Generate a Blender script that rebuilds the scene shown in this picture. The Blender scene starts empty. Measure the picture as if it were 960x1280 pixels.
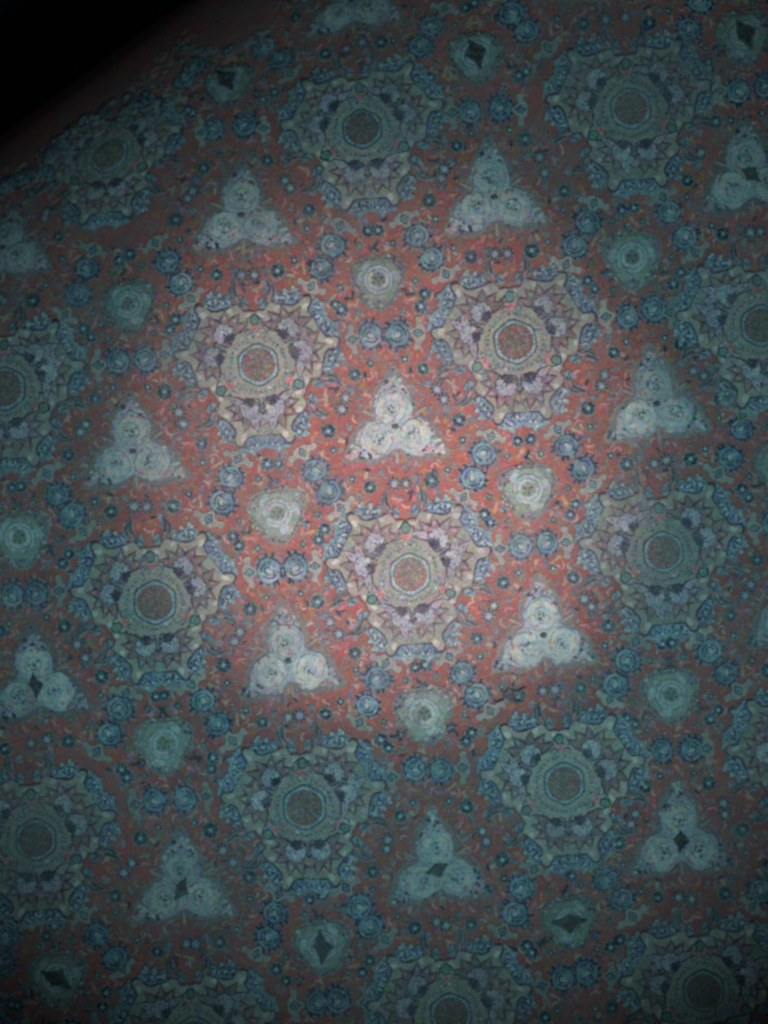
import bpy, bmesh, math, random
import numpy as np
from mathutils import Matrix, Vector

# ------------------------------------------------------------------ camera, light, exposure
scene = bpy.context.scene
col = scene.collection
random.seed(7)

CAM_H = 1.50
cam_data = bpy.data.cameras.new("camera")
cam = bpy.data.objects.new("camera", cam_data)
col.objects.link(cam)
cam.location = (0, 0, CAM_H)
cam_data.sensor_fit = 'VERTICAL'
cam_data.sensor_height = 24.0
cam_data.lens = 24.0 * (CAM_H - 0.003) / 1.28
cam_data.clip_end = 50
cam_data.clip_start = 0.01
cam_data.dof.use_dof = True
cam_data.dof.focus_distance = 1.30           # the phone focused a little short of the pile
cam_data.dof.aperture_fstop = 1.25
scene.camera = cam
scene.cycles.use_denoising = False          # keep the sensor grain

world = bpy.data.worlds.new("World")
scene.world = world
world.use_nodes = True
bg = world.node_tree.nodes["Background"]
bg.inputs[0].default_value = (0.6, 0.9, 1.0, 1)
bg.inputs[1].default_value = 0.013

def spot(name, loc, aim, power, colour, cone, size):
    ld = bpy.data.lights.new(name, 'SPOT')
    ld.energy = power; ld.color = colour
    ld.spot_size = math.radians(cone); ld.spot_blend = 1.0
    ld.shadow_soft_size = size
    o = bpy.data.objects.new(name, ld); col.objects.link(o)
    o.location = loc
    o.rotation_euler = (Vector(aim) - Vector(loc)).to_track_quat('-Z', 'Y').to_euler()
    return o

AIM = (0.012, 0.045, 0)
spot("added_core_spot", (0.12, -0.38, 1.38), AIM, 80.0, (1.0, 0.75, 0.72), 30, 0.02)  # added warm spot: stands in for the bright direct view
spot("added_spill_spot", (0.12, -0.38, 1.38), AIM, 42.0, (0.42, 0.84, 0.92), 70, 0.03)  # added cool spot: stands in for dimmer, bluer mirror reflections

vs = scene.view_settings
vs.view_transform = 'Standard'; vs.look = 'None'; vs.gamma = 1.0; vs.exposure = 0.0
vs.use_curve_mapping = False

# ------------------------------------------------------------------ colours and materials
def lin(c):
    return tuple(((v / 255) / 12.92 if v <= 10 else ((v / 255 + 0.055) / 1.055) ** 2.4) for v in c)

PAL = {k: lin(v) for k, v in dict(
    cream=(176, 166, 153), cream2=(162, 158, 144), sage=(150, 160, 146), white=(200, 203, 197), ivory=(206, 199, 188),
    pale=(180, 190, 192), aqua=(134, 160, 170), blue=(128, 146, 172), lilac=(176, 170, 182), steel=(112, 136, 152),
    navy=(58, 74, 100), teal=(58, 80, 90), dteal=(42, 58, 70), violet=(82, 78, 98), plum=(92, 70, 80),
    brown=(120, 104, 102), mauve=(150, 124, 128), pink=(208, 148, 146), rose=(200, 112, 118), red=(186, 104, 104),
    brick=(152, 104, 98), orange=(190, 114, 88), ochre=(176, 132, 84), olive=(140, 134, 114), grey=(134, 136, 138),
    dgrey=(88, 94, 98), haze=(148, 130, 125), gap_dark=(70, 68, 65), maroon=(132, 112, 104), green=(120, 150, 134)).items()}

def nodes_of(m):
    m.use_nodes = True
    nt = m.node_tree
    for n in list(nt.nodes):
        nt.nodes.remove(n)
    return nt

def wool(name, field=False):
    m = bpy.data.materials.new(name)
    nt = nodes_of(m); N = nt.nodes.new; L = nt.links.new
    out = N('ShaderNodeOutputMaterial'); b = N('ShaderNodeBsdfPrincipled')
    L(b.outputs[0], out.inputs[0])
    b.inputs['Roughness'].default_value = 0.95
    b.inputs['Specular IOR Level'].default_value = 0.12
    geo = N('ShaderNodeNewGeometry')
    def noise(scale, detail=2.0, rough=0.5, dist=0.0):
        n = N('ShaderNodeTexNoise'); n.inputs['Scale'].default_value = scale
        n.inputs['Detail'].default_value = detail; n.inputs['Roughness'].default_value = rough
        n.inputs['Distortion'].default_value = dist
        L(geo.outputs['Position'], n.inputs['Vector']); return n
    def ramp(src, a, c0, bpos, c1):
        r = N('ShaderNodeValToRGB'); r.color_ramp.elements[0].position = a; r.color_ramp.elements[1].position = bpos
        r.color_ramp.elements[0].color = (*c0, 1); r.color_ramp.elements[1].color = (*c1, 1)
        L(src, r.inputs[0]); return r
    def mix(kind, fac, a, bb):
        x = N('ShaderNodeMix'); x.data_type = 'RGBA'; x.blend_type = kind
        if isinstance(fac, float): x.inputs[0].default_value = fac
        else: L(fac, x.inputs[0])
        for sock, v in ((x.inputs[6], a), (x.inputs[7], bb)):
            if isinstance(v, tuple): sock.default_value = (*v, 1)
            else: L(v, sock)
        return x.outputs[2]
    if field:
        big = noise(26, 3, 0.6, 0.6); mid = noise(70, 3, 0.6, 0.8); fine = noise(170, 3, 0.65, 0.4)
        c = ramp(big.outputs[0], 0.36, PAL['red'], 0.66, PAL['brick']).outputs[0]
        f2 = ramp(mid.outputs[0], 0.48, (0, 0, 0), 0.66, (0.75, 0.75, 0.75)).outputs[0]
        c = mix('MIX', f2, c, PAL['orange'])
        f3 = ramp(fine.outputs[0], 0.50, (0, 0, 0), 0.68, (0.5, 0.5, 0.5)).outputs[0]
        c = mix('MIX', f3, c, PAL['mauve'])
        low = noise(48, 2, 0.5, 0.5)
        f4 = ramp(low.outputs[0], 0.50, (0, 0, 0), 0.70, (0.65, 0.65, 0.65)).outputs[0]
        c = mix('MIX', f4, c, PAL['haze'])  # grey-brown veil of haze mixed into the field colour
    else:
        at = N('ShaderNodeAttribute'); at.attribute_name = 'Yarn'
        c = at.outputs['Color']
        fine = noise(240, 3, 0.6, 0.4)
        f3 = ramp(fine.outputs[0], 0.50, (0, 0, 0), 0.72, (0.32, 0.32, 0.32)).outputs[0]
        c = mix('MIX', f3, c, PAL['grey'])
        chroma = noise(150, 2, 0.6, 0.2)
        c = mix('SOFT_LIGHT', 0.45, c, chroma.outputs['Color'])
        lite = noise(200, 2, 0.6, 0.6)
        fl_ = ramp(lite.outputs[0], 0.52, (0, 0, 0), 0.74, (0.25, 0.25, 0.25)).outputs[0]
        c = mix('MIX', fl_, c, PAL['white'])
    big_wear = noise(5.5, 3, 0.6, 0.8)
    fb = ramp(big_wear.outputs[0], 0.42, (0, 0, 0), 0.72, (0.32, 0.32, 0.32)).outputs[0]
    c = mix('MIX', fb, c, PAL['dgrey'] if field else PAL['grey'])
    oi = N('ShaderNodeObjectInfo')
    if not field:
        rv = ramp(oi.outputs['Random'], 0.0, (0.86, 0.86, 0.88), 1.0, (1.10, 1.09, 1.08)).outputs[0]
        c = mix('MULTIPLY', 1.0, c, rv)
    # wear and veiling haze put into the colour in soft grey clouds, and knot-to-knot speckle
    wear_haze = noise(17, 4, 0.6, 0.5)
    fw = ramp(wear_haze.outputs[0], 0.46, (0, 0, 0), 0.74, (0.4, 0.4, 0.4)).outputs[0]
    c = mix('MIX', fw, c, PAL['grey'])
    sp = noise(480, 3, 0.75)
    fs = ramp(sp.outputs[0], 0.25, (0.42, 0.42, 0.42), 0.75, (1.55, 1.55, 1.55)).outputs[0]
    c = mix('MULTIPLY', 0.8, c, fs)
    sp2 = noise(420, 1, 0.5)
    c = mix('OVERLAY', 0.5, c, sp2.outputs['Color'])
    cr = noise(110, 2, 0.6, 0.8)
    c = mix('SOFT_LIGHT', 0.35, c, cr.outputs['Color'])
    # ribs of the weave, running along the warp
    wv = N('ShaderNodeTexWave'); wv.inputs['Scale'].default_value = 95; wv.inputs['Distortion'].default_value = 2.5
    wv.inputs['Detail'].default_value = 2; wv.inputs['Detail Scale'].default_value = 1.5
    L(geo.outputs['Position'], wv.inputs['Vector'])
    ws = ramp(wv.outputs[0], 0.0, (0.9, 0.9, 0.9), 1.0, (1.06, 1.06, 1.06)).outputs[0]
    c = mix('MULTIPLY', 0.6, c, ws)
    L(c, b.inputs['Base Color'])
    bp = N('ShaderNodeBump'); bp.inputs['Strength'].default_value = 0.5; bp.inputs['Distance'].default_value = 0.0012
    bn = noise(520, 3, 0.7)
    L(bn.outputs[0], bp.inputs['Height']); L(bp.outputs[0], b.inputs['Normal'])
    return m

MAT = wool("dyed_wool")
MAT_FIELD = wool("red_field_wool", True)

def plain(name, c, rough=0.9):
    m = bpy.data.materials.new(name); nt = nodes_of(m); N = nt.nodes.new; L = nt.links.new
    out = N('ShaderNodeOutputMaterial'); b = N('ShaderNodeBsdfPrincipled'); L(b.outputs[0], out.inputs[0])
    n = N('ShaderNodeTexNoise'); n.inputs['Scale'].default_value = 14; n.inputs['Detail'].default_value = 5
    r = N('ShaderNodeValToRGB')
    r.color_ramp.elements[0].color = (*[v * 0.6 for v in c], 1); r.color_ramp.elements[1].color = (*[v * 1.3 for v in c], 1)
    L(n.outputs[0], r.inputs[0]); L(r.outputs[0], b.inputs['Base Color'])
    b.inputs['Roughness'].default_value = rough
    return m
MAT_FLOOR = plain("dark_corner_black", (0.006, 0.006, 0.006))  # near-black colour stands in for the dark beyond the bent corner

# ------------------------------------------------------------------ layout (millimetres, x right, y away)
S = 322.0; D = S / math.sqrt(3)
TILT = math.radians(5.2)
def rot(p, a):
    c, s = math.cos(a), math.sin(a); return (p[0] * c - p[1] * s, p[0] * s + p[1] * c)
M0 = (512 - 480, 640 - 717)
A_ = rot((S, 0), TILT); B_ = rot((S / 2, -S * math.sqrt(3) / 2), TILT)
TRI_M, TRI_T, TRI_R = (0, 0), (0, D), (D * math.sqrt(3) / 2, D / 2)
T_OFF = rot(TRI_T, TILT); R_OFF = rot(TRI_R, TILT)

# mirror reflections laid out as repeats: how far each strays from the even grid
SEEN = dict(
    M=[(453,160),(323,456),(644,427),(512,717),(193,752),(828,691),(381,1010),(705,980),(788,136),(44,1049),(114,166),(950,407)],
    T=[(494,534),(167,565),(820,506),(361,826),(679,794),(302,270),(617,248),(46,856),(547,1086),(228,1110),(850,1050),(937,220)],
    R=[(347,642),(660,612),(160,380),(473,350),(790,322),(205,930),(530,892),(838,868),(272,76),(595,68),(930,45),(403,1182),(712,1152),(72,1222),(25,672)])
drift = []
for k, off in (('M', (0, 0)), ('T', T_OFF), ('R', R_OFF)):
    for (px, py) in SEEN[k]:
        x, y = px - 480, 640 - py
        dx, dy = x - M0[0] - off[0], y - M0[1] - off[1]
        det = A_[0] * B_[1] - A_[1] * B_[0]
        i = round((dx * B_[1] - dy * B_[0]) / det); j = round((A_[0] * dy - A_[1] * dx) / det)
        gx = M0[0] + off[0] + i * A_[0] + j * B_[0]; gy = M0[1] + off[1] + i * A_[1] + j * B_[1]
        drift.append((gx, gy, x - gx, y - gy))
DR = np.array(drift)
def warp(p):
    d2 = (DR[:, 0] - p[0]) ** 2 + (DR[:, 1] - p[1]) ** 2
    w = 1 / (d2 + 25.0 ** 2) ** 2
    w0 = 1 / (150.0 ** 2 + 25 ** 2) ** 2
    s = w.sum() + w0
    return (p[0] + (w * DR[:, 2]).sum() / s, p[1] + (w * DR[:, 3]).sum() / s)

# far left corner bent down over an added step so it shades off to black
FN = (-0.594, 0.804)
FD = 0.325
FR = 0.52
def bend(x, y, z):
    d = x * FN[0] + y * FN[1] - FD
    if d <= 0: return (x, y, z)
    a = d / FR
    if a < 1.75:
        nd, nz = FR * math.sin(a), -FR * (1 - math.cos(a)); na = a
    else:
        na = 1.75; e = (d - FR * na)
        nd = FR * math.sin(na) + e * math.cos(na); nz = -FR * (1 - math.cos(na)) - e * math.sin(na)
    nd += z * math.sin(na); nz += z * math.cos(na)
    return (x + (nd - d) * FN[0], y + (nd - d) * FN[1], nz)

# ------------------------------------------------------------------ drawing kit: tufted shapes with cut edges
DZ = 0.00030
class Art:
    """collects flat tufted shapes; each is a top face and a cut edge down to the layer below"""
    def __init__(s): s.v = []; s.f = []; s.c = []
    def poly(s, pts, colour, layer, jit=0.25, depth=1.6):
        c = PAL[colour] if isinstance(colour, str) else colour
        pts = [p for i, p in enumerate(pts) if math.hypot(p[0] - pts[i - 1][0], p[1] - pts[i - 1][1]) > 0.15]
        n = len(pts); o = len(s.v); z = (layer + random.uniform(0, .25)) * DZ
        q = []
        for i in range(n):
            p, r = pts[i], pts[(i + 1) % n]; l = math.hypot(r[0] - p[0], r[1] - p[1])
            m_ = min(4, max(1, int(l / 2.4))) if n < 60 or l > 5 else 1
            for k in range(m_): q.append((p[0] + (r[0] - p[0]) * k / m_, p[1] + (r[1] - p[1]) * k / m_))
        jit = jit * 1.5
        pts = []
        for i, p in enumerate(q):
            p0, p1 = q[i - 1], q[(i + 1) % len(q)]
            e = min(jit, 0.30 * math.hypot(p[0] - p0[0], p[1] - p0[1]), 0.30 * math.hypot(p[0] - p1[0], p[1] - p1[1]))
            pts.append((p[0] + random.uniform(-e, e), p[1] + random.uniform(-e, e)))
        n = len(pts); z += random.uniform(0, 0.1) * DZ
        area = sum(pts[i][0] * pts[(i + 1) % n][1] - pts[(i + 1) % n][0] * pts[i][1] for i in range(n))
        if area < 0: pts.reverse()
        k = 1 + random.uniform(-0.09, 0.09)
        c = tuple(v * k for v in c)
        s.v += [(x, y, z) for x, y in pts] + [(x, y, z - DZ * depth) for x, y in pts]
        s.f.append(tuple(range(o, o + n))); s.c.append(c)
        for i in range(n):
            j = (i + 1) % n
            s.f.append((o + i, o + n + i, o + n + j, o + j)); s.c.append(c)
    def disc(s, x, y, r, colour, layer, n=12, ry=None, ang=0, jit=0.25):
        ry = ry or r
        s.poly([(lambda q: (x + q[0], y + q[1]))(rot((r * math.cos(t), ry * math.sin(t)), ang)) for t in (2 * math.pi * i / n for i in range(n))], colour, layer, jit)
    def star(s, x, y, r1, r0, n, colour, layer, ang=0, jit=0.3):
        s.poly([(x + (r1 if i % 2 == 0 else r0) * math.cos(ang + math.pi * i / n), y + (r1 if i % 2 == 0 else r0) * math.sin(ang + math.pi * i / n)) for i in range(2 * n)], colour, layer, jit)
    def line(s, pts, w, colour, layer, taper=True):
        pts = smooth(pts); n = len(pts); a = []; b = []
        for i, p in enumerate(pts):
            q0 = pts[max(i - 1, 0)]; q1 = pts[min(i + 1, n - 1)]
            dx, dy = q1[0] - q0[0], q1[1] - q0[1]; l = math.hypot(dx, dy) or 1
            ww = w / 2 * (1 - 0.7 * abs(2 * i / (n - 1) - 1) ** 2 if taper else 1)
            a.append((p[0] - dy / l * ww, p[1] + dx / l * ww)); b.append((p[0] + dy / l * ww, p[1] - dx / l * ww))
        s.poly(a + b[::-1], colour, layer, 0.12)
    def mesh(s, name, mirror=False):
        m = bpy.data.meshes.new(name)
        sx = -0.001 if mirror else 0.001
        m.from_pydata([(x * sx, y * 0.001, z) for x, y, z in s.v], [], [f[::-1] for f in s.f] if mirror else s.f)
        at = m.color_attributes.new('Yarn', 'FLOAT_COLOR', 'CORNER')
        buf = []
        for f, c in zip(s.f, s.c): buf += [c[0], c[1], c[2], 1.0] * len(f)
        at.data.foreach_set('color', buf)
        m.materials.append(MAT); m.update()
        return m

def smooth(pts, closed=False, k=2):
    """Chaikin corner cutting"""
    for _ in range(k):
        n = len(pts); q = [] if closed else [pts[0]]
        for i in range(n if closed else n - 1):
            a, b = pts[i], pts[(i + 1) % n]
            q += [(a[0] * .75 + b[0] * .25, a[1] * .75 + b[1] * .25), (a[0] * .25 + b[0] * .75, a[1] * .25 + b[1] * .75)]
        if not closed: q.append(pts[-1])
        pts = q
    return pts
def grow(pts, d):
    n = len(pts)
    area = sum(pts[i][0] * pts[(i + 1) % n][1] - pts[(i + 1) % n][0] * pts[i][1] for i in range(n))
    sg = 1 if area > 0 else -1; out = []
    for i in range(n):
        p0, p1 = pts[i - 1], pts[(i + 1) % n]
        dx, dy = p1[0] - p0[0], p1[1] - p0[1]; l = math.hypot(dx, dy) or 1
        out.append((pts[i][0] + sg * dy / l * d, pts[i][1] - sg * dx / l * d))
    return out
def mir30(p):                                   # mirror in the medallion-rosette axis (30 degrees)
    c, s = math.cos(math.pi / 3), math.sin(math.pi / 3)
    return (c * p[0] + s * p[1], s * p[0] - c * p[1])
def sym3(path):                                 # path from the 90 degree axis to the 30 degree axis -> closed outline
    full = []
    w = path + [mir30(p) for p in path[::-1]]   # 90 -> -30
    for k in range(3): full += [rot(p, -k * 2 * math.pi / 3) for p in w]
    return full

# one wedge of the pattern is measured in its own millimetres, then fitted to the even triangle
LM, LT, LR = (512, 717), (494, 534), (347, 642)
def cn(px, py):
    a, b = LT[0] - LM[0], LR[0] - LM[0]; c, d = LT[1] - LM[1], LR[1] - LM[1]
    e, f = px - LM[0], py - LM[1]; det = a * d - b * c
    u, v = (e * d - b * f) / det, (a * f - e * c) / det
    return (u * TRI_T[0] + v * TRI_R[0], u * TRI_T[1] + v * TRI_R[1])
def z4(*pts): return [cn(420 + x / 9.6, 620 + y / 9.6) for x, y in pts]
def z2(*pts): return [cn(400 + x / 4.174, 610 + y / 4.174) for x, y in pts]

# ------------------------------------------------------------------ motif art
def art_medallion():
    a = Art()
    g = z4((850,335),(760,325),(715,345),(690,310),(660,275),(620,262),(560,290),(500,318),(440,320),(400,340),(360,350),(325,338),(295,300),
           (240,276),(190,288),(172,340),(205,390),(235,430),(215,480),(195,520),(175,560),(162,602))
    g[0] = (0.0, g[0][1]); e = g[-1]; r = math.hypot(*e); g[-1] = (r * math.cos(math.pi / 6), r * math.sin(math.pi / 6))
    out = smooth(sym3(g), True, 1)
    a.poly([(x * 1.028, y * 1.028) for x, y in out], 'plum', 5); a.poly(out, 'cream', 6)
    for k in range(3):
        for sgn in (0, 1):
            def P(p):
                q = (-p[0], p[1]) if sgn else p
                return rot(q, -k * 2 * math.pi / 3)
            # sage and pale clouds in the cream ground
            for (cx, cy, rr, cc) in ((200, 640, 5.5, 'sage'), (120, 830, 4, 'cream2'), (800, 540, 4.5, 'pink'), (400, 420, 5, 'cream2'), (560, 330, 4, 'ivory'), (250, 380, 5, 'ivory'), (760, 390, 5, 'ivory'), (240, 470, 3.5, 'sage')):
                q = P(z4((cx, cy))[0]); a.disc(q[0], q[1], rr, cc, 7, 9, rr * 0.7, random.random() * 3, 0.7)
            # thorny outline hooks of cream lobes
            a.line([P(p) for p in z4((250, 270), (190, 265), (155, 320), (190, 380), (232, 425))], 2.3, 'violet', 13)
            a.line([P(p) for p in z4((300, 290), (330, 330), (390, 345), (470, 320), (560, 280))], 2.3, 'violet', 13)
            # pale dotted band outside the hexagon
            a.line([P(p) for p in [(0.5, 35.5), (9, 32.5), (17.5, 29), (24, 23), (30, 18)]], 6.0, 'cream2', 8, False)
            for i in range(16):
                t = random.uniform(math.pi / 6, math.pi / 2); r_ = random.uniform(29, 37); q = P((r_ * math.cos(t), r_ * math.sin(t))); a.disc(q[0], q[1], random.uniform(.9, 2.0), random.choice(['white', 'aqua', 'aqua', 'steel', 'lilac', 'steel', 'sage']), 8.6 + random.random() * .3, 6, jit=.5)
            for (x, y) in ((4, 34), (10.5, 32), (16, 29.0), (21, 25), (25, 21), (28.5, 17.5)):
                q = P((x, y)); a.disc(q[0], q[1], 1.15, 'navy' if random.random() < .6 else 'plum', 9, 6)
            a.line([P(p) for p in [(3, 39), (10, 37), (14, 33)]], 1.0, 'steel', 9)
            # small leaves and flecks filling the cream between hexagon and bud
            for i in range(13):
                x = random.uniform(1.5, 15); y = random.uniform(37, 62 - x * .6); g = random.uniform(0, 3); r_ = random.uniform(1.6, 3.6)
                q = P((x, y)); a.disc(q[0], q[1], r_, random.choice(['mauve', 'steel', 'lilac', 'grey', 'green', 'plum', 'aqua', 'ivory']), 7.4 + random.random() * .5, 8, r_ * .5, g, .5)
            a.line([P(p) for p in [(2, 40), (8, 44), (13, 40)]], 1.3, 'violet', 9.2); a.line([P(p) for p in [(3, 60), (9, 54), (10, 47)]], 1.3, 'violet', 9.4)
            # calyx on the rosette axis
            q = [P(p) for p in z4((300, 690), (380, 700), (470, 740), (540, 790), (470, 830), (390, 780), (330, 760))]
            a.poly(q, 'grey', 8)
            a.line([P(p) for p in z4((430, 740), (520, 790), (520, 850))], 1.4, 'violet', 9)
    return a

def art_centre():
    a = Art(); H = lambda r, rr=1: [(r * (1 if i % 2 == 0 else 0.895) * math.cos(math.pi / 6 * i + math.pi / 6), r * (1 if i % 2 == 0 else 0.895) * math.sin(math.pi / 6 * i + math.pi / 6)) for i in range(12)]
    a.poly(smooth(H(30.2), True, 1), 'teal', 10); a.poly(smooth(H(28.4), True, 1), 'aqua', 11)
    a.poly(smooth(H(26.2), True, 1), 'pale', 12)
    a.star(0, 0, 23.6, 20.7, 24, 'violet', 13); a.star(0, 0, 22.6, 20.0, 24, 'mauve', 14)
    a.disc(0, 0, 20.6, 'maroon', 15, 24, jit=0.8)
    for i in range(120):
        r = 21.5 * math.sqrt(random.random()); t = random.random() * 6.283
        c = random.choice(['olive', 'maroon', 'brown', 'olive', 'grey', 'maroon', 'haze', 'brown'] + (['red', 'rose', 'orange', 'mauve'] if r > 13 else []))
        a.disc(r * math.cos(t), r * math.sin(t), random.uniform(0.9, 2.2), c, 16 + random.random() * 2, 6, jit=0.5)
    for i in range(24):
        t = 2 * math.pi * (i + .5) / 24; a.disc(21.6 * math.cos(t), 21.6 * math.sin(t), 0.9, random.choice(['rose', 'navy', 'orange', 'violet']), 19, 6)
    return a

BL = z4((500, 600))[0]                                              # blossom centre
def art_blossom():
    a = Art(); L = lambda *p: [(q[0] - BL[0], q[1] - BL[1]) for q in z4(*p)]
    tips = L((735, 475), (645, 385), (500, 358), (325, 420), (240, 545), (265, 680))
    for i, t in enumerate(tips):
        l = math.hypot(*t); d = (t[0] / l, t[1] / l); n = (-d[1], d[0]); w = 6.0; l += 1.0
        def lf(k, b0): return [(d[0] * b0 + n[0] * w * k, d[1] * b0 + n[1] * w * k), (d[0] * (l * .62) + n[0] * w * k * .95, d[1] * (l * .62) + n[1] * w * k * .95),
                               (d[0] * (l * .85) + n[0] * w * k * .42, d[1] * (l * .85) + n[1] * w * k * .42), (d[0] * (l - 2 + 3 * k), d[1] * (l - 2 + 3 * k)),
                               (d[0] * (l * .85) - n[0] * w * k * .42, d[1] * (l * .85) - n[1] * w * k * .42), (d[0] * (l * .62) - n[0] * w * k * .95, d[1] * (l * .62) - n[1] * w * k * .95),
                               (d[0] * b0 - n[0] * w * k, d[1] * b0 - n[1] * w * k)]
        a.poly(lf(1.08, 6), 'plum', 10 + 0.3 * (i % 2)); a.poly(lf(0.70, 8), random.choice(['mauve', 'mauve', 'lilac', 'haze']), 11 + 0.3 * (i % 2))
        a.disc(d[0] * l * .68, d[1] * l * .68, 2.3, random.choice(['pink', 'haze', 'lilac']), 12 + .3 * (i % 2), 7, 1.6, math.atan2(d[1], d[0]), 0.4)
    a.star(0, 0, 13.6, 11.2, 11, 'plum', 13, .2, .5); a.star(0, 0, 12.6, 10.2, 11, 'lilac', 14, .2, .5)
    for i in range(24):
        t = random.random() * 6.283; r = random.uniform(2, 9.0)
        a.disc(r * math.cos(t), r * math.sin(t), random.uniform(1.4, 3.0), random.choice(['white', 'lilac', 'pale', 'white', 'white', 'lilac']), 15 + random.random(), 7, jit=.6)
    l = math.hypot(*BL); u = (-BL[0] / l, -BL[1] / l); w = (-u[1], u[0])
    Q = lambda p, q: (u[0] * p + w[0] * q, u[1] * p + w[1] * q)                # dark jagged heart on the side of the hexagon
    a.poly([Q(11.5, -5), Q(12.4, 0), Q(11.5, 5), Q(7, 8.5), Q(4.2, 7.2), Q(4.6, 4.6), Q(1.0, 3.6), Q(3.4, 1.8), Q(-2.0, .2), Q(3.4, -1.8), Q(1.0, -3.8), Q(4.6, -4.8), Q(4.0, -7.4), Q(7, -8.5)], 'violet', 17, .5)
    for q in ((8, 3, 'plum'), (9, -3, 'navy'), (6, 0, 'plum'), (10, 0, 'violet'), (7.5, 6, 'mauve')):
        p = Q(q[0], q[1]); a.disc(p[0], p[1], random.uniform(1.2, 2.2), q[2], 18 + random.random() * .5, 7, jit=.4)
    for i in range(6):
        p = Q(random.uniform(-9, 1), random.uniform(-7, 7)); a.disc(p[0], p[1], random.uniform(.7, 1.2), random.choice(['mauve', 'violet', 'steel']), 17.4, 6)
    return a

GA = z4((410, 230))[0]; GB = z4((110, 430))[0]
def art_garland(which):
    a = Art()
    if which == 0:
        o = GA; L = lambda *p: [(q[0] - o[0], q[1] - o[1]) for q in z4(*p)]
        pts = L((250, 262), (262, 215), (305, 195), (318, 145), (338, 105), (362, 165), (395, 190), (412, 150), (436, 125), (452, 180), (488, 188), (520, 165), (552, 175), (560, 285), (500, 305), (430, 308), (370, 336), (325, 322), (300, 285))
        a.poly(grow(pts, 1.2), 'haze', 7); a.poly(pts, 'aqua', 8)
        a.poly(L((270, 240), (330, 205), (420, 210), (550, 195), (555, 280), (430, 305), (330, 315), (295, 280)), 'blue', 9)
        a.line(L((245, 262), (300, 215), (380, 205), (470, 200), (555, 190)), 1.5, 'violet', 10)
        for x, y in ((325, 262), (400, 250), (468, 245), (528, 235)):
            p = L((x, y))[0]; a.disc(p[0], p[1], 4.2, 'navy', 10.4, 9, 2.8, 0.6); a.disc(p[0], p[1], 3.1, 'pale', 11.4, 9, 1.9, 0.6, .3)
        for i in range(26):
            p = L((random.uniform(270, 550), random.uniform(195, 300)))[0]; a.disc(p[0], p[1], random.uniform(.8, 1.7), random.choice(['white', 'violet', 'aqua', 'lilac', 'navy', 'pale']), 12 + random.random(), 6, jit=.5)
        for x, y in ((310, 175), (340, 140), (435, 160)):
            p = L((x, y))[0]; a.disc(p[0], p[1], 2.0, 'pale', 10.7, 7)
    else:
        o = GB; L = lambda *p: [(q[0] - o[0], q[1] - o[1]) for q in z4(*p)]
        pts = L((178, 300), (140, 268), (112, 320), (62, 375), (5, 398), (48, 440), (28, 500), (48, 548), (5, 575), (60, 580), (150, 598), (180, 555), (215, 470), (228, 430), (200, 390), (166, 340))
        a.poly(grow(pts, 1.2), 'haze', 7); a.poly(pts, 'aqua', 8)
        a.poly(L((150, 330), (100, 380), (70, 450), (90, 520), (150, 560), (190, 490), (205, 430), (180, 390)), 'blue', 9)
        for q in (((160, 350), (120, 400), (60, 410)), ((190, 420), (130, 450), (60, 470)), ((190, 490), (120, 500), (60, 540)), ((160, 540), (110, 560), (70, 570))):
            a.line(L(*q), 1.5, 'violet', 10 + random.random())
        for x, y in ((110, 425), (95, 480), (130, 395), (140, 520), (70, 400)):
            p = L((x, y))[0]; a.disc(p[0], p[1], 2.4, random.choice(['pale', 'white', 'aqua']), 11.3, 7, 1.5, random.random() * 3)
        for i in range(26):
            t = random.random(); p = L((70 + 90 * random.random() + 40 * math.sin(t * 3), 320 + 250 * t))[0]; a.disc(p[0], p[1], random.uniform(.8, 1.8), random.choice(['white', 'violet', 'aqua', 'lilac', 'pale', 'navy']), 12 + random.random(), 6, jit=.5)
        a.line(L((165, 330), (190, 385), (225, 430), (205, 480), (185, 530), (160, 590)), 1.7, 'violet', 12)
    return a
GT = z2((355, 110))[0]
def art_thorn():
    a = Art(); L = lambda *p: [(q[0] - GT[0], q[1] - GT[1]) for q in z2(*p)]
    pts = L((385, 178), (352, 150), (322, 125), (312, 85), (326, 50), (343, 18), (352, 55), (360, 95), (385, 140), (398, 165))
    a.poly(grow(pts, 1.0), 'aqua', 9); a.poly(grow(pts, -.4), 'brown', 10); a.line(L((330, 70), (330, 110), (362, 145)), 2.4, 'grey', 11.2)
    a.line(L((346, 30), (342, 80), (362, 125), (385, 165)), 2.2, 'plum', 11)
    a.poly(L((345, 110), (358, 115), (376, 150), (362, 148)), 'pink', 12)
    a.line(L((325, 60), (318, 95), (335, 130)), 1.3, 'dteal', 11.5)
    # small leaf beside the axis
    b = L((380, 135), (402, 110), (418, 135), (430, 168), (405, 180), (388, 170))
    a.poly(b, 'aqua', 9.3); a.line(L((382, 128), (400, 150), (428, 160)), 1.9, 'teal', 10.3); a.line(L((400, 118), (412, 150)), 1.4, 'blue', 10.7)
    return a
def art_bud():
    a = Art(); y0 = math.hypot(*z4((845, 420))[0]) + 0
    a.disc(0, 0, 6.0, 'dteal', 10, 12, 7.2); a.disc(0, 0, 4.6, 'green', 11, 10, 5.6); a.disc(0, 0.5, 1.8, 'steel', 12, 7)
    a.disc(0, -11, 5.5, 'pink', 8.6, 9, 4.5, 0, .8); a.disc(0, -11, 2.8, 'rose', 9.6, 7, 2.0, 0, .5)
    return a

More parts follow.
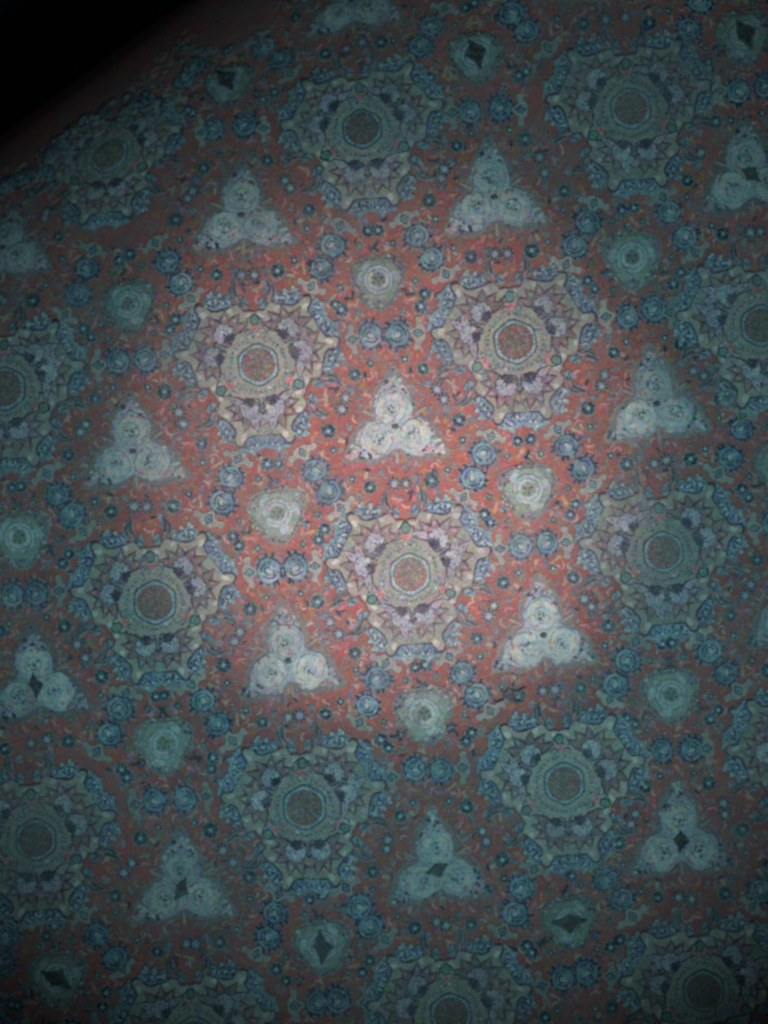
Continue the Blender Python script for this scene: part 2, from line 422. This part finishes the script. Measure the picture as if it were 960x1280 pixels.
def sym_t(path):                                # three-fold with mirror about the y axis at 90 degrees
    full = []
    w = path + [(-p[0], p[1]) for p in path[::-1]]
    return w
def art_trefoil():
    """outline pointing to 90, 210, 330 degrees"""
    a = Art(); hw = [(0, 68), (4, 63), (6, 55), (11, 50), (16, 46), (20.5, 38), (20, 30), (22.5, 24), (20, 17.5)]
    full = []
    for k in range(3):
        for p in [(-x, y) for x, y in hw[::-1]] + hw[1:]: full.append(rot(p, -k * 2 * math.pi / 3))
    a.poly(smooth(grow(full, 5.0), True, 1), 'haze', 3, 1.6)
    a.poly(smooth(grow(full, 1.2), True, 1), 'grey', 4, 1.8); a.poly(smooth(full, True, 1), 'haze', 5, 1.8)
    a.poly(smooth([(x * .93, y * .93) for x, y in full], True, 1), 'lilac', 5.5, 1.4); a.poly(smooth([(x * .6, y * .6) for x, y in full], True, 1), 'pale', 6.0, 1.4)
    for k in range(3):
        q = rot((0, 22), -k * 2 * math.pi / 3); a.disc(q[0], q[1], 20, 'pale', 8.4 + .3 * k, 20, 19, jit=1.6)
    for i in range(380):
        k = random.randrange(3); x = random.gauss(0, 13); y = random.uniform(18, 66)
        if abs(x) > 22 - max(0, y - 30) * .55: continue
        q = rot((x, y), -k * 2 * math.pi / 3)
        a.disc(q[0], q[1], random.uniform(1.3, 2.9), random.choice(['violet', 'white', 'pale', 'violet', 'steel', 'lilac', 'mauve', 'pink', 'green', 'navy', 'ivory']), 6 + random.random() * 2, 6, jit=.5)
    for k in range(3):
        q = rot((0, -27), -k * 2 * math.pi / 3)   # beige streak running out along the short axis
        e = rot((0, -42), -k * 2 * math.pi / 3)
        a.line([q, ((q[0] + e[0]) / 2 + .6, (q[1] + e[1]) / 2), e], 5, 'haze', 4.6)
        a.line([q, e], 2, 'cream', 5.2)
    a.star(0, 0, 13, 8, 3, 'pale', 9.6, math.pi / 6); a.disc(0, 0, 4.4, 'dgrey', 26, 8, 2.6)
    return a
def art_rose():
    """one cabbage rose of a trefoil; its outer side is +y"""
    a = Art()
    blob = [((15.5 + 1.6 * math.sin(3 * t + .5) + random.uniform(-1, 1)) * math.cos(t), 1.5 + (15 + 1.2 * math.cos(4 * t) + random.uniform(-1, 1)) * math.sin(t)) for t in (2 * math.pi * i / 22 for i in range(22))]
    a.poly(grow(blob, .9), random.choice(['pale', 'aqua', 'lilac']), 10, 1.0); a.poly(blob, random.choice(['white', 'pale']), 11, .4)
    lay = 12
    for i in range(9):                              # outer petals, overlapping
        t = math.pi / 2 + (i - 4) * 0.68 + random.uniform(-.12, .12); r = random.uniform(8.6, 10.4); w = random.uniform(6, 8.2)
        x, y = r * math.cos(t), 1.5 + r * math.sin(t); lay += .35
        a.disc(x, y, w + .55, random.choice(['grey', 'aqua', 'lilac', 'steel']), lay, 11, w * .62 + .55, t + math.pi / 2, .4)
        a.disc(x, y, w, random.choice(['white', 'pale', 'ivory', 'white', 'ivory']), lay + .5, 11, w * .62, t + math.pi / 2, .4)
    for i in range(7):                              # inner petals curl round the heart
        t = i * 2.4 + random.uniform(-.3, .3); r = random.uniform(2.5, 5.5); w = random.uniform(3.6, 5.6)
        x, y = r * math.cos(t), .5 + r * math.sin(t); lay += .3
        a.disc(x, y, w + .5, random.choice(['grey', 'pale', 'steel']), lay + .6, 10, w * .6 + .5, t + math.pi / 2, .3)
        a.disc(x, y, w, random.choice(['white', 'pale', 'ivory', 'white']), lay + 1.1, 10, w * .6, t + math.pi / 2, .3)
    for i in range(4):
        t = random.random() * 6.283; a.disc(12.5 * math.cos(t), 1.5 + 12 * math.sin(t), random.uniform(1.4, 2.6), 'pink', lay + 2, 8, 1.2, t + 1.57, .4)
    for i in range(7):
        t = random.random() * 6.283; r = random.uniform(0, 7.5)
        a.disc(r * math.cos(t), .5 + r * math.sin(t), random.uniform(.7, 1.5), random.choice(['dgrey', 'steel', 'violet']), lay + 2.5, 6, jit=.4)
    a.line([(-3.4, -1.6), (0, -4.4), (3.6, -2.8)], 1.1, 'dgrey', lay + 3)
    return a

def art_rosette():
    a = Art()
    full = [(31 * (1 + .16 * math.cos(3 * t - math.pi * .5)) * math.cos(t), 31 * (1 + .16 * math.cos(3 * t - math.pi * .5)) * math.sin(t)) for t in (2 * math.pi * i / 36 for i in range(36))]
    a.poly(grow(full, 4.5), 'haze', 3, 1.8); a.poly(grow(full, 1.0), 'dgrey', 4, 1.8); a.poly(full, 'grey', 5, 1.8)
    for i in range(130):
        t = random.random() * 6.283; r = random.uniform(25, 36)
        a.disc(r * math.cos(t), r * math.sin(t), random.uniform(1.2, 2.8), random.choice(['violet', 'pale', 'sage', 'green', 'grey', 'dgrey', 'haze', 'haze', 'mauve']), 6 + random.random() * 1.4, 6, jit=.5)
    for k in range(3):                             # pale outer petals, three wide, three short
        t = k * 2 * math.pi / 3 + math.pi / 6
        for s in (-1, 1):
            q = (22 * math.cos(t + s * .42), 22 * math.sin(t + s * .42))
            a.disc(q[0], q[1], 10.2, 'sage', 8 + .3 * (s > 0) + .1 * k, 12, 7.2, t + s * .42 + math.pi / 2); a.disc(q[0], q[1], 9.6, random.choice(['pale', 'sage', 'sage']), 9 + .3 * (s > 0) + .1 * k, 12, 6.2, t + s * .42 + math.pi / 2)
        q = (20 * math.cos(t + math.pi / 3), 20 * math.sin(t + math.pi / 3))
        a.disc(q[0], q[1], 10, 'grey', 9.8 + .1 * k, 12, 7.4, t + math.pi / 3 + math.pi / 2); a.disc(q[0], q[1], 9.4, 'sage', 10.8 + .1 * k, 12, 5.2, t + math.pi / 3 + math.pi / 2)
        for s in (-1, 1):
            a.line([(28 * math.cos(t + s * .2), 28 * math.sin(t + s * .2)), (26.5 * math.cos(t + s * .55), 26.5 * math.sin(t + s * .55)), (20 * math.cos(t + s * .8), 20 * math.sin(t + s * .8))], 1.2, 'sage', 12)
    a.disc(0, 0, 19.5, 'grey', 12.4, 18, jit=1.8); a.disc(0, 0, 18.3, 'pale', 13.4, 18, jit=1.8)
    for i in range(8):
        t = i * 2.4 + random.uniform(-.4, .4); r = random.uniform(9.5, 13.5); w = random.uniform(5.5, 8)
        a.disc(r * math.cos(t), r * math.sin(t), w + .6, random.choice(['grey', 'sage', 'sage']), 13.6 + .05 * i, 11, w * .5 + .6, t + 1.57, .5)
        a.disc(r * math.cos(t), r * math.sin(t), w, random.choice(['white', 'pale', 'sage', 'grey', 'pale', 'ivory']), 14.1 + .05 * i, 11, w * .5, t + 1.57, .5)
    for k in range(3):
        t = k * 2 * math.pi / 3 + math.pi / 6
        a.disc(10 * math.cos(t), 10 * math.sin(t), 7, 'pale', 14 + .2 * k, 10, 5, t)
        a.line([(15 * math.cos(t - .9), 15 * math.sin(t - .9)), (15.5 * math.cos(t), 15.5 * math.sin(t)), (15 * math.cos(t + .9), 15 * math.sin(t + .9))], 1.0, 'grey', 15.5)
    return a
def art_rosette_heart():
    a = Art(); a.disc(0, 0, 9.5, 'sage', 16, 12, jit=.6)
    for k in range(6):
        t = k * math.pi / 3 + math.pi / 6; r = 7.4 if k % 2 else 5.2
        a.disc(r * math.cos(t), r * math.sin(t), 1.9, 'dgrey', 17 + .1 * k, 7, jit=.45)
        a.line([(1.5 * math.cos(t), 1.5 * math.sin(t)), (4 * math.cos(t + .3), 4 * math.sin(t + .3)), (r * math.cos(t), r * math.sin(t))], 1.7, 'olive' if k % 2 else 'dgrey', 18 + .1 * k)
    a.disc(0, 0, 2.0, 'grey', 19, 7)
    return a

def art_palmette():
    a = Art()
    a.disc(0, 0, 19.5, 'mauve', 3, 16, 17.8, jit=1.2)
    n = 14
    for i in range(n):
        t = 2 * math.pi * (i + .5) / n + random.uniform(-.14, .14); p = (13.2 * math.cos(t), 12.0 * math.sin(t)); k = random.uniform(.84, 1.12)
        e = (18.8 * k * math.cos(t + .1), 17.2 * k * math.sin(t + .1)); d = (-math.sin(t), math.cos(t))
        a.poly([(p[0] + d[0] * 2.6, p[1] + d[1] * 2.6), (e[0] + d[0] * .8, e[1] + d[1] * .8), (e[0] - d[0] * .8, e[1] - d[1] * .8), (p[0] - d[0] * 2.6, p[1] - d[1] * 2.6)], random.choice(['dteal', 'navy', 'dteal', 'navy']), 4 + .1 * (i % 3), .3)
    a.disc(0, 0, 14.8, 'navy', 5, 20, 13.6, jit=1.3); a.disc(0, 0, 13.7, 'aqua', 6, 18, 12.2, jit=1.4)
    for (x, y, r, ry, g, c) in ((-8.2, 2.5, 4.6, 8, -.25, random.choice(['blue', 'lilac'])), (8.2, 2.0, 4.8, 8, .25, random.choice(['aqua', 'steel', 'green'])), (0, 8, 7, 3.6, 0, 'aqua'), (-5, -7, 5, 4.2, .5, 'aqua'), (5, -6.5, 5, 4.2, -.5, 'steel')):
        a.disc(x, y, r, c, 7 + random.random() * .8, 11, ry, g, .5)
    a.line([(-1, 9.5), (-7, 7), (-9.4, 0), (-5, -7.6)], 1.8, 'teal', 9)          # scrolled outer petals
    a.line([(9.5, 5), (9.6, -2.2), (3, -8.8), (-3, -8)], 1.8, 'teal', 9.4)
    a.poly(smooth([(0.5, -5.6), (-5.4, -1.2), (-4.2, 4.0), (0, 6.2), (4.4, 3.4), (5, -1)], True, 1), 'pale', 9.8)
    a.line([(-4.6, 2.6), (-4.2, -2.2), (0, -5.0), (3.8, -2), (3.6, 2)], 1.6, 'teal', 10.6)
    a.line([(-1.8, 3.2), (1.0, 4.2), (2.6, 1.6), (1.2, -1.6)], 1.3, 'steel', 11)
    a.disc(-.4, .6, 1.7, 'white', 12, 6)
    for i in range(9):
        t = random.random() * 6.283; r = random.uniform(6, 11.5)
        a.disc(r * math.cos(t), r * .9 * math.sin(t), random.uniform(1.2, 2.4), random.choice(['white', 'navy', 'blue', 'green', 'pale', 'teal']), 11 + random.random(), 7, 1.0, t + 1, .5)
    return a
def art_lily():
    """winged cream bud; +y towards its palmette"""
    a = Art(); hw = [(0, 11), (3, 10), (4.5, 5), (9, 1.5), (14, 2.0), (18, 4.0), (20.5, 1.5), (19.5, -3), (17, -5), (15, -2.4), (11, -4.5), (7, -8.5), (3, -9.5), (0, -8)]
    full = hw + [(-x, y) for x, y in hw[::-1]][1:-1]
    a.poly(grow(full, 1.3), 'mauve', 3.6, .3); a.poly(grow(smooth(full, True, 1), .5), 'cream', 4.6, .4)
    a.poly([(0, 8), (-6, -.5), (0, -8), (6, -.5)], 'teal', 5.6); a.poly([(0, 5), (-3.8, -.5), (0, -5.4), (3.8, -.5)], 'aqua', 6.6)
    a.disc(0, -.3, 1.5, 'dteal', 7.6, 6)
    for s in (-1, 1): a.line([(s * 6, -4), (s * 11, -1.2), (s * 17, 0)], 1.3, 'aqua', 5.8)
    return a
def art_rosette_flower(kind):
    a = Art(); a.disc(0, 0, 10.6 if kind == 0 else 9.6, 'haze', 3, 12, jit=.8)
    r = 8.8 if kind == 0 else 8.0
    a.star(0, 0, r + .4, r - 2.2, 8, 'dteal', 4, .2); a.disc(0, 0, r - 1, 'teal' if kind == 0 else 'navy', 5, 12, jit=.6)
    for i in range(8):
        t = i * math.pi / 4; a.disc(5.4 * math.cos(t), 5.4 * math.sin(t), 1.25, random.choice(['dteal', 'steel', 'dteal', 'green']), 6 + .1 * i, 6)
    a.star(0, 0, 4.4, 2.2, 4, 'steel', 7.4, .2); a.disc(0, 0, 2.4, 'pale', 8.4, 7)
    return a
def art_star_flower():
    a = Art(); a.disc(0, 0, 8.6, 'mauve', 3, 11, jit=.8)
    for i in range(9):
        t = 2 * math.pi * i / 9; a.line([(3 * math.cos(t), 3 * math.sin(t)), (6 * math.cos(t + .08), 6 * math.sin(t + .08)), (8.6 * math.cos(t), 8.6 * math.sin(t))], 2.2, 'dteal' if i % 2 else 'teal', 4 + .1 * i)
    a.star(0, 0, 5.8, 3, 8, 'lilac', 5.4, .2); a.disc(0, 0, 2.6, 'pale', 6.4, 8)
    return a
def art_tiny(kind):
    a = Art(); a.disc(0, 0, 5.8, 'haze', 3, 9, jit=.7)
    for i in range(4):
        t = math.pi / 4 + i * math.pi / 2
        a.disc(2.5 * math.cos(t), 2.5 * math.sin(t), 2.3, 'teal' if kind else 'dgrey', 4 + .15 * i, 7)
    a.disc(0, 0, 2.0, 'pale' if kind else 'sage', 5.4, 7)
    return a
def art_dark_patch():  # dark gaps between mirror reflections, painted as diamond patches
    a = Art(); d = [(-17, 1), (-6, 3.5), (1, 9), (7, 4), (16, 2), (6, -4), (-1, -10), (-7, -4)]
    d = [(x * random.uniform(.85, 1.15), y * random.uniform(.85, 1.15)) for x, y in d]
    a.poly(grow(d, 2.2), 'dgrey', 20, 1.2); a.poly(d, 'gap_dark', 21, .8)
    return a
def art_tendrils():
    """pale scrolls and colour flecks of one wedge"""
    a = Art(); n = 0
    def clear(p):
        if p[0] < 1 or math.atan2(p[1], p[0]) < math.pi / 6 + .01: return False
        ex = TRI_R[0] - TRI_T[0]; ey = TRI_R[1] - TRI_T[1]
        if (p[0] - TRI_T[0]) * ey - (p[1] - TRI_T[1]) * ex < 60: return False
        t = math.degrees(math.atan2(p[1], p[0]))
        rm = 88 if t > 75 else 108
        if any(math.hypot(p[0] - c[0], p[1] - c[1]) < r for c, r in ((cn(412, 615), 21), (cn(427, 634), 19), (cn(463, 609), 10), (cn(402, 668), 11), (cn(442, 599), 6), (cn(395, 642), 6), ((7.4, 117), 10))): return False
        return math.hypot(*p) > rm and math.hypot(p[0], p[1] - D) > 38 and math.hypot(p[0] - TRI_R[0], p[1] - TRI_R[1]) > 38
    while n < 84:
        p = (random.uniform(0, 162), random.uniform(0, 186))
        if not clear(p): continue
        n += 1; t = random.random() * 6.283
        if n % 5 == 0:
            r = random.uniform(3, 6); c_ = random.choice(['steel', 'blue', 'violet', 'aqua', 'teal', 'lilac'])
            a.disc(p[0], p[1], r, c_, 2.2 + random.random() * .6, 8, r * .42, t, .6); a.line([(p[0] - r * math.cos(t), p[1] - r * math.sin(t)), p, (p[0] + r * math.cos(t), p[1] + r * math.sin(t))], .9, 'dteal', 3.2)
        elif n % 2:
            r = random.uniform(3, 7); k = random.uniform(-.9, .9)
            pts = [p, (p[0] + r * math.cos(t), p[1] + r * math.sin(t)), (p[0] + 2 * r * math.cos(t + k), p[1] + 2 * r * math.sin(t + k))]
            a.line(pts, random.uniform(1.8, 3.6), random.choice(['pink', 'pink', 'haze', 'mauve', 'cream', 'orange', 'haze', 'pink']), 2 + random.random() * .6)
        else:
            a.disc(p[0], p[1], random.uniform(1.5, 6.5), random.choice(['orange', 'orange', 'rose', 'ochre', 'haze', 'red', 'orange', 'rose', 'mauve']), 1 + random.random() * .8, 8, random.uniform(1.5, 4), t, 1.0)
    return a

# ------------------------------------------------------------------ the setting
def grid_mesh(name, x0, x1, y0, y1, step, fn, mat):
    nx = int((x1 - x0) / step); ny = int((y1 - y0) / step)
    v = [fn(x0 + (x1 - x0) * i / nx, y0 + (y1 - y0) * j / ny) for j in range(ny + 1) for i in range(nx + 1)]
    f = [(j * (nx + 1) + i, j * (nx + 1) + i + 1, (j + 1) * (nx + 1) + i + 1, (j + 1) * (nx + 1) + i) for j in range(ny) for i in range(nx)]
    m = bpy.data.meshes.new(name); m.from_pydata(v, [], f); m.materials.append(mat)
    m.polygons.foreach_set('use_smooth', [True] * len(f)); m.update()
    return m
X0, X1, Y0, Y1 = -0.66, 0.66, -0.82, 0.82
fl = bpy.data.objects.new('floor', grid_mesh('floor', -6, 6, -6, 6, 2.0, lambda x, y: (x, y, -1.1), MAT_FLOOR))
col.objects.link(fl); fl['kind'] = 'structure'
# added step below the rug, cut away where the corner bends into the dark
def clip_half(poly, off):
    out = []
    for i in range(len(poly)):
        p, q = poly[i - 1], poly[i]
        dp = p[0] * FN[0] + p[1] * FN[1] - off; dq = q[0] * FN[0] + q[1] * FN[1] - off
        if (dp <= 0) != (dq <= 0):
            t = dp / (dp - dq); out.append((p[0] + (q[0] - p[0]) * t, p[1] + (q[1] - p[1]) * t))
        if dq <= 0: out.append(q)
    return out
pl = clip_half([(-0.72, -0.88), (0.72, -0.88), (0.72, 0.88), (-0.72, 0.88)], FD - 0.02)
n = len(pl); m = bpy.data.meshes.new('added_step')
m.from_pydata([(x, y, -0.006) for x, y in pl] + [(x, y, -1.1) for x, y in pl], [], [tuple(range(n))] + [(i, n + i, n + (i + 1) % n, (i + 1) % n) for i in range(n)])
m.materials.append(MAT_FLOOR)
pf = bpy.data.objects.new('added_step', m); col.objects.link(pf); pf['kind'] = 'structure'

# ------------------------------------------------------------------ the rug, its mirror reflections built as woven repeats
rug = bpy.data.objects.new('rug', None); col.objects.link(rug)
rug['label'] = 'worn red wool rug with repeating cream floral medallions and white roses'
rug['category'] = 'rug'

fo = bpy.data.objects.new('field', grid_mesh('field', X0, X1, Y0, Y1, 0.010, lambda x, y: bend(x, y, 0.0), MAT_FIELD))
sol = fo.modifiers.new('thickness', 'SOLIDIFY'); sol.thickness = 0.004; sol.offset = -1
col.objects.link(fo); fo.parent = rug
fo['label'] = 'mottled red and orange pile between the motifs'

CACHE = {}
def variants(key, fn, count=2):
    CACHE[key] = []
    for _ in range(count):
        a = fn(); CACHE[key].append((a.mesh(key), a.mesh(key, True)))
variants('medallion', art_medallion); variants('centre_panel', art_centre, 3); variants('blossom', art_blossom, 4)
variants('garland', lambda: art_garland(0), 3); variants('side_garland', lambda: art_garland(1), 3)
variants('thorn_leaf', art_thorn, 2); variants('bud', art_bud, 2)
variants('trefoil', art_trefoil, 3); variants('rose', art_rose, 5); variants('rosette', art_rosette, 3); variants('rosette_heart', art_rosette_heart, 3)
variants('palmette', art_palmette, 7); variants('winged_bud', art_lily, 3)
variants('round_flower', lambda: art_rosette_flower(0), 3); variants('paired_flower', lambda: art_rosette_flower(1), 3)
variants('star_flower', art_star_flower, 3); variants('tiny_flower', lambda: art_tiny(1), 3); variants('tiny_blossom', lambda: art_tiny(0), 2)
variants('dark_patch', art_dark_patch, 3)

COUNT = {}
def inside(x, y, pad=0.0):
    if x * FN[0] + y * FN[1] > FD + 0.375: return False          # no motifs on the added bend, keeping its dark rim smooth
    return X0 + pad < x < X1 - pad and Y0 + pad < y < Y1 - pad
def refine(me, scale):
    """cut long faces so that they follow the roll of the rug"""
    bm = bmesh.new(); bm.from_mesh(me)
    for _ in range(6):
        big = [f for f in bm.faces if len(f.verts) > 4 and max(e.calc_length() for e in f.edges) < 1]
        if big: bmesh.ops.triangulate(bm, faces=big)
        long_ = [e for e in bm.edges if e.calc_length() > 0.013]
        if not long_: break
        bmesh.ops.subdivide_edges(bm, edges=long_, cuts=1)
    bmesh.ops.triangulate(bm, faces=[f for f in bm.faces if len(f.verts) > 4])
    bm.to_mesh(me); bm.free()
def place(key, x, y, ang, parent, pw=None, mirror=False, scale=1.0, reach=0.03, z=None):
    """x, y in metres on the flat rug; pw = flat transform of the parent part"""
    COUNT['n'] = COUNT.get('n', 0) + 1
    z = 0.0004 + (COUNT['n'] % 29) * 0.000006 if z is None else z
    w = Matrix.Translation((x, y, z)) @ Matrix.Rotation(ang, 4, 'Z') @ Matrix.Diagonal((scale, scale, 1, 1))
    me = random.choice(CACHE[key])[1 if mirror else 0]
    d = x * FN[0] + y * FN[1] - FD
    edge = not inside(x, y, reach)
    if d > -reach or edge:
        me = me.copy()
        if d > -reach: refine(me, scale)
        base = Vector((x, y, 0))
        for v in me.vertices:
            p = w @ v.co
            p.x = min(max(p.x, X0), X1); p.y = min(max(p.y, Y0), Y1)      # cut at the rug's edge
            v.co = Vector(bend(p.x, p.y, p.z)) - base
        me.update()
        w_obj = Matrix.Translation(base)
    else:
        w_obj = w
    o = bpy.data.objects.new(key, me); col.objects.link(o); o.parent = parent
    o.matrix_basis = (pw.inverted() @ w_obj) if pw is not None else w_obj
    COUNT[key] = COUNT.get(key, 0) + 1
    return o, w_obj, w

GAPS_T = [(228, 1110), (850, 1050), (547, 1086), (46, 856), (937, 220)]
GAPS_R = [(272, 76), (595, 68), (930, 45), (403, 1182), (712, 1152), (72, 1222)]
def gap_at(lst, x, y):
    return any(math.hypot(x * 1000 - (px - 480), y * 1000 - (640 - py)) < 22 for px, py in lst)

ten = [art_tendrils() for _ in range(3)]
TV, TF, TC = [], [], []

PAL_C = cn(412, 615); LILY = cn(427, 634)
spots1 = [('round_flower', cn(463, 609)), ('paired_flower', cn(402, 672)), ('star_flower', cn(504, 603)),
          ('tiny_flower', cn(442, 599)), ('tiny_blossom', cn(395, 642))]
pair = cn(403, 664)
# flowers that meet their twin across an axis keep a small distance from it
t30 = math.pi / 6
rr = math.hypot(*pair); spots1[1] = ('paired_flower', (rr * math.cos(t30) - 6.6 * math.sin(t30), rr * math.sin(t30) + 6.6 * math.cos(t30)))
spots1[2] = ('star_flower', (7.4, spots1[2][1][1]))

for i in range(-5, 6):
    for j in range(-5, 6):
        mx, my = M0[0] + i * A_[0] + j * B_[0], M0[1] + i * A_[1] + j * B_[1]
        # --- medallion
        x, y = warp((mx, my)); x /= 1000; y /= 1000
        if inside(x, y, -0.11):
            sc = 1.045; wob = random.uniform(-.02, .02)
            if inside(x, y, -0.02):
                o, wo, wf = place('medallion', x, y, TILT + wob, rug, None, bool((i + j) % 2), sc, 0.125)
                def sub(key, p, ang, mirror=False, reach=.03, k_=1.0):
                    q = wf @ Vector((p[0] / 1000 * (-1 if False else 1), p[1] / 1000, 0))
                    jx, jy = random.gauss(0, .0006), random.gauss(0, .0006)
                    if inside(q.x, q.y, 0.004):
                        place(key, q.x + jx, q.y + jy, TILT + wob + ang + random.gauss(0, .03), o, wo, mirror, sc * k_ * random.uniform(.95, 1.05), reach)
                sub('centre_panel', (0, 0), random.randrange(6) * math.pi / 3, False, .035, .92)
                for k in range(3):
                    ka = -k * 2 * math.pi / 3
                    sub('bud', rot((0, z4((845, 420))[0][1]), ka), ka)
                    for mir in (False, True):
                        for key, c in (('blossom', BL), ('garland', GA), ('side_garland', GB), ('thorn_leaf', GT)):
                            p = (-c[0], c[1]) if mir else c
                            sub(key, rot(p, ka), ka, mir, .03, .86 if key == 'thorn_leaf' else 1.05 if key == 'blossom' else 1.0)
        # --- trefoil of roses
        x, y = warp((mx + T_OFF[0], my + T_OFF[1])); x /= 1000; y /= 1000
        if inside(x, y, 0.0):
            wob = random.uniform(-.04, .04)
            o, wo, wf = place('trefoil', x, y, TILT + wob, rug, None, False, 1.10, 0.085)
            for k in range(3):
                q = rot((random.gauss(0, 1.5), 24 + random.gauss(0, 1.2)), -k * 2 * math.pi / 3 + TILT + wob)
                if inside(x + q[0] / 1000, y + q[1] / 1000, .01):
                    place('rose', x + q[0] / 1000, y + q[1] / 1000, -k * 2 * math.pi / 3 + TILT + wob + random.gauss(0, .35), o, wo, random.random() < .5, random.uniform(1.3, 1.48), .03)
            if gap_at(GAPS_T, x, y):
                place('dark_patch', x, y, random.uniform(0, 3), o, wo, False, 0.8, .03, 0.0026)
        # --- rosette
        x, y = warp((mx + R_OFF[0], my + R_OFF[1])); x /= 1000; y /= 1000
        if inside(x, y, 0.0):
            o, wo, wf = place('rosette', x, y, TILT + random.uniform(-.06, .06), rug, None, random.random() < .5, random.uniform(.97, 1.04), .045)
            if gap_at(GAPS_R, x, y):
                place('dark_patch', x, y, random.uniform(0, 3), o, wo, False, 1.1, .03, 0.0026)
            else:
                place('rosette_heart', x, y, TILT + random.randrange(3) * 2.094, o, wo, random.random() < .5, 1.0, .02)
        # --- the six wedges round this medallion
        for k in range(3):
            for mir in (False, True):
                ka = -k * 2 * math.pi / 3 + TILT
                def W(p):
                    q = rot((-p[0], p[1]) if mir else p, ka)
                    q = warp((mx + q[0], my + q[1])); return (q[0] / 1000, q[1] / 1000)
                def free(q, pad=.004): return inside(q[0], q[1], pad)
                d = (PAL_C[0] - LILY[0], PAL_C[1] - LILY[1]); ax = math.atan2(d[1], d[0]) - math.pi / 2
                ang = ka + (-ax if mir else ax)
                qc = W(PAL_C); jit = lambda: random.gauss(0, .0008 + .0022 * ((qc[0] ** 2 + qc[1] ** 2) / .36))
                q = W(PAL_C)
                if free(q): place('palmette', q[0] + jit(), q[1] + jit(), ang + random.gauss(0, .1), rug, None, mir, random.uniform(.98, 1.14), .03)
                q = W(LILY)
                if free(q): place('winged_bud', q[0] + jit(), q[1] + jit(), ang + random.gauss(0, .06), rug, None, mir, random.uniform(.92, 1.04), .03)
                for key, c in spots1:
                    q = W(c)
                    if free(q): place(key, q[0] + jit(), q[1] + jit(), random.uniform(0, 6.28), rug, None, mir, random.uniform(.88, 1.1), .02)
                t = random.choice(ten)
                c0 = W((60, 100))
                if inside(c0[0], c0[1], -.12):
                    # whole shapes only: each tendril is a run of vertices between faces
                    wq = W((80, 110)); w0 = rot((-80, 110) if mir else (80, 110), ka)
                    base = len(TV); zo = random.uniform(0, 0.00012)
                    for (vx, vy, vz) in t.v:
                        q = rot((-vx, vy) if mir else (vx, vy), ka)
                        q = (q[0] / 1000 - w0[0] / 1000 + wq[0], q[1] / 1000 - w0[1] / 1000 + wq[1])
                        qx = min(max(q[0], X0), X1); qy = min(max(q[1], Y0), Y1)
                        TV.append(bend(qx, qy, vz + 0.0003 + zo))
                    for f, c in zip(t.f, t.c):
                        ff = tuple(base + n for n in f)
                        TF.append(ff[::-1] if mir else ff); TC.append(c)

a = Art()
PAL['dstain'] = lin((84, 72, 70))
a.disc(0, 0, 7.5, 'dstain', 22, 12, 5.5, .4, 1.6)
for i in range(60):
    t = random.random() * 6.283; r = abs(random.gauss(0, 6.5))
    a.disc(r * math.cos(t) * 1.25, r * math.sin(t), random.uniform(1.0, 2.6), 'dstain' if r < 10 else 'dgrey', 20 + random.random() * 1.8, 7, jit=.8)
for q in (((4, 0), (12, 6), (22, 9)), ((-3, -2), (-10, -8), (-18, -10)), ((2, 3), (5, 10), (5, 18))):
    a.line(list(q), 1.6, 'dstain', 22.4)
CACHE['dark_stain'] = [(a.mesh('dark_stain'), None)]
st = place('dark_stain', .157, -.228, 0, rug, None, False, 1.0, .02)[0]
st['label'] = 'dark spidery stain near the cream medallion'
m = bpy.data.meshes.new('tendrils'); m.from_pydata(TV, [], TF)
at = m.color_attributes.new('Yarn', 'FLOAT_COLOR', 'CORNER'); buf = []
for f, c in zip(TF, TC): buf += [c[0], c[1], c[2], 1.0] * len(f)
at.data.foreach_set('color', buf); m.materials.append(MAT); m.update()
to = bpy.data.objects.new('tendril_pattern', m); col.objects.link(to); to.parent = rug; to['kind'] = 'stuff'
to['label'] = 'pale scrolling tendrils and colour flecks scattered over the red pile'
print(COUNT)
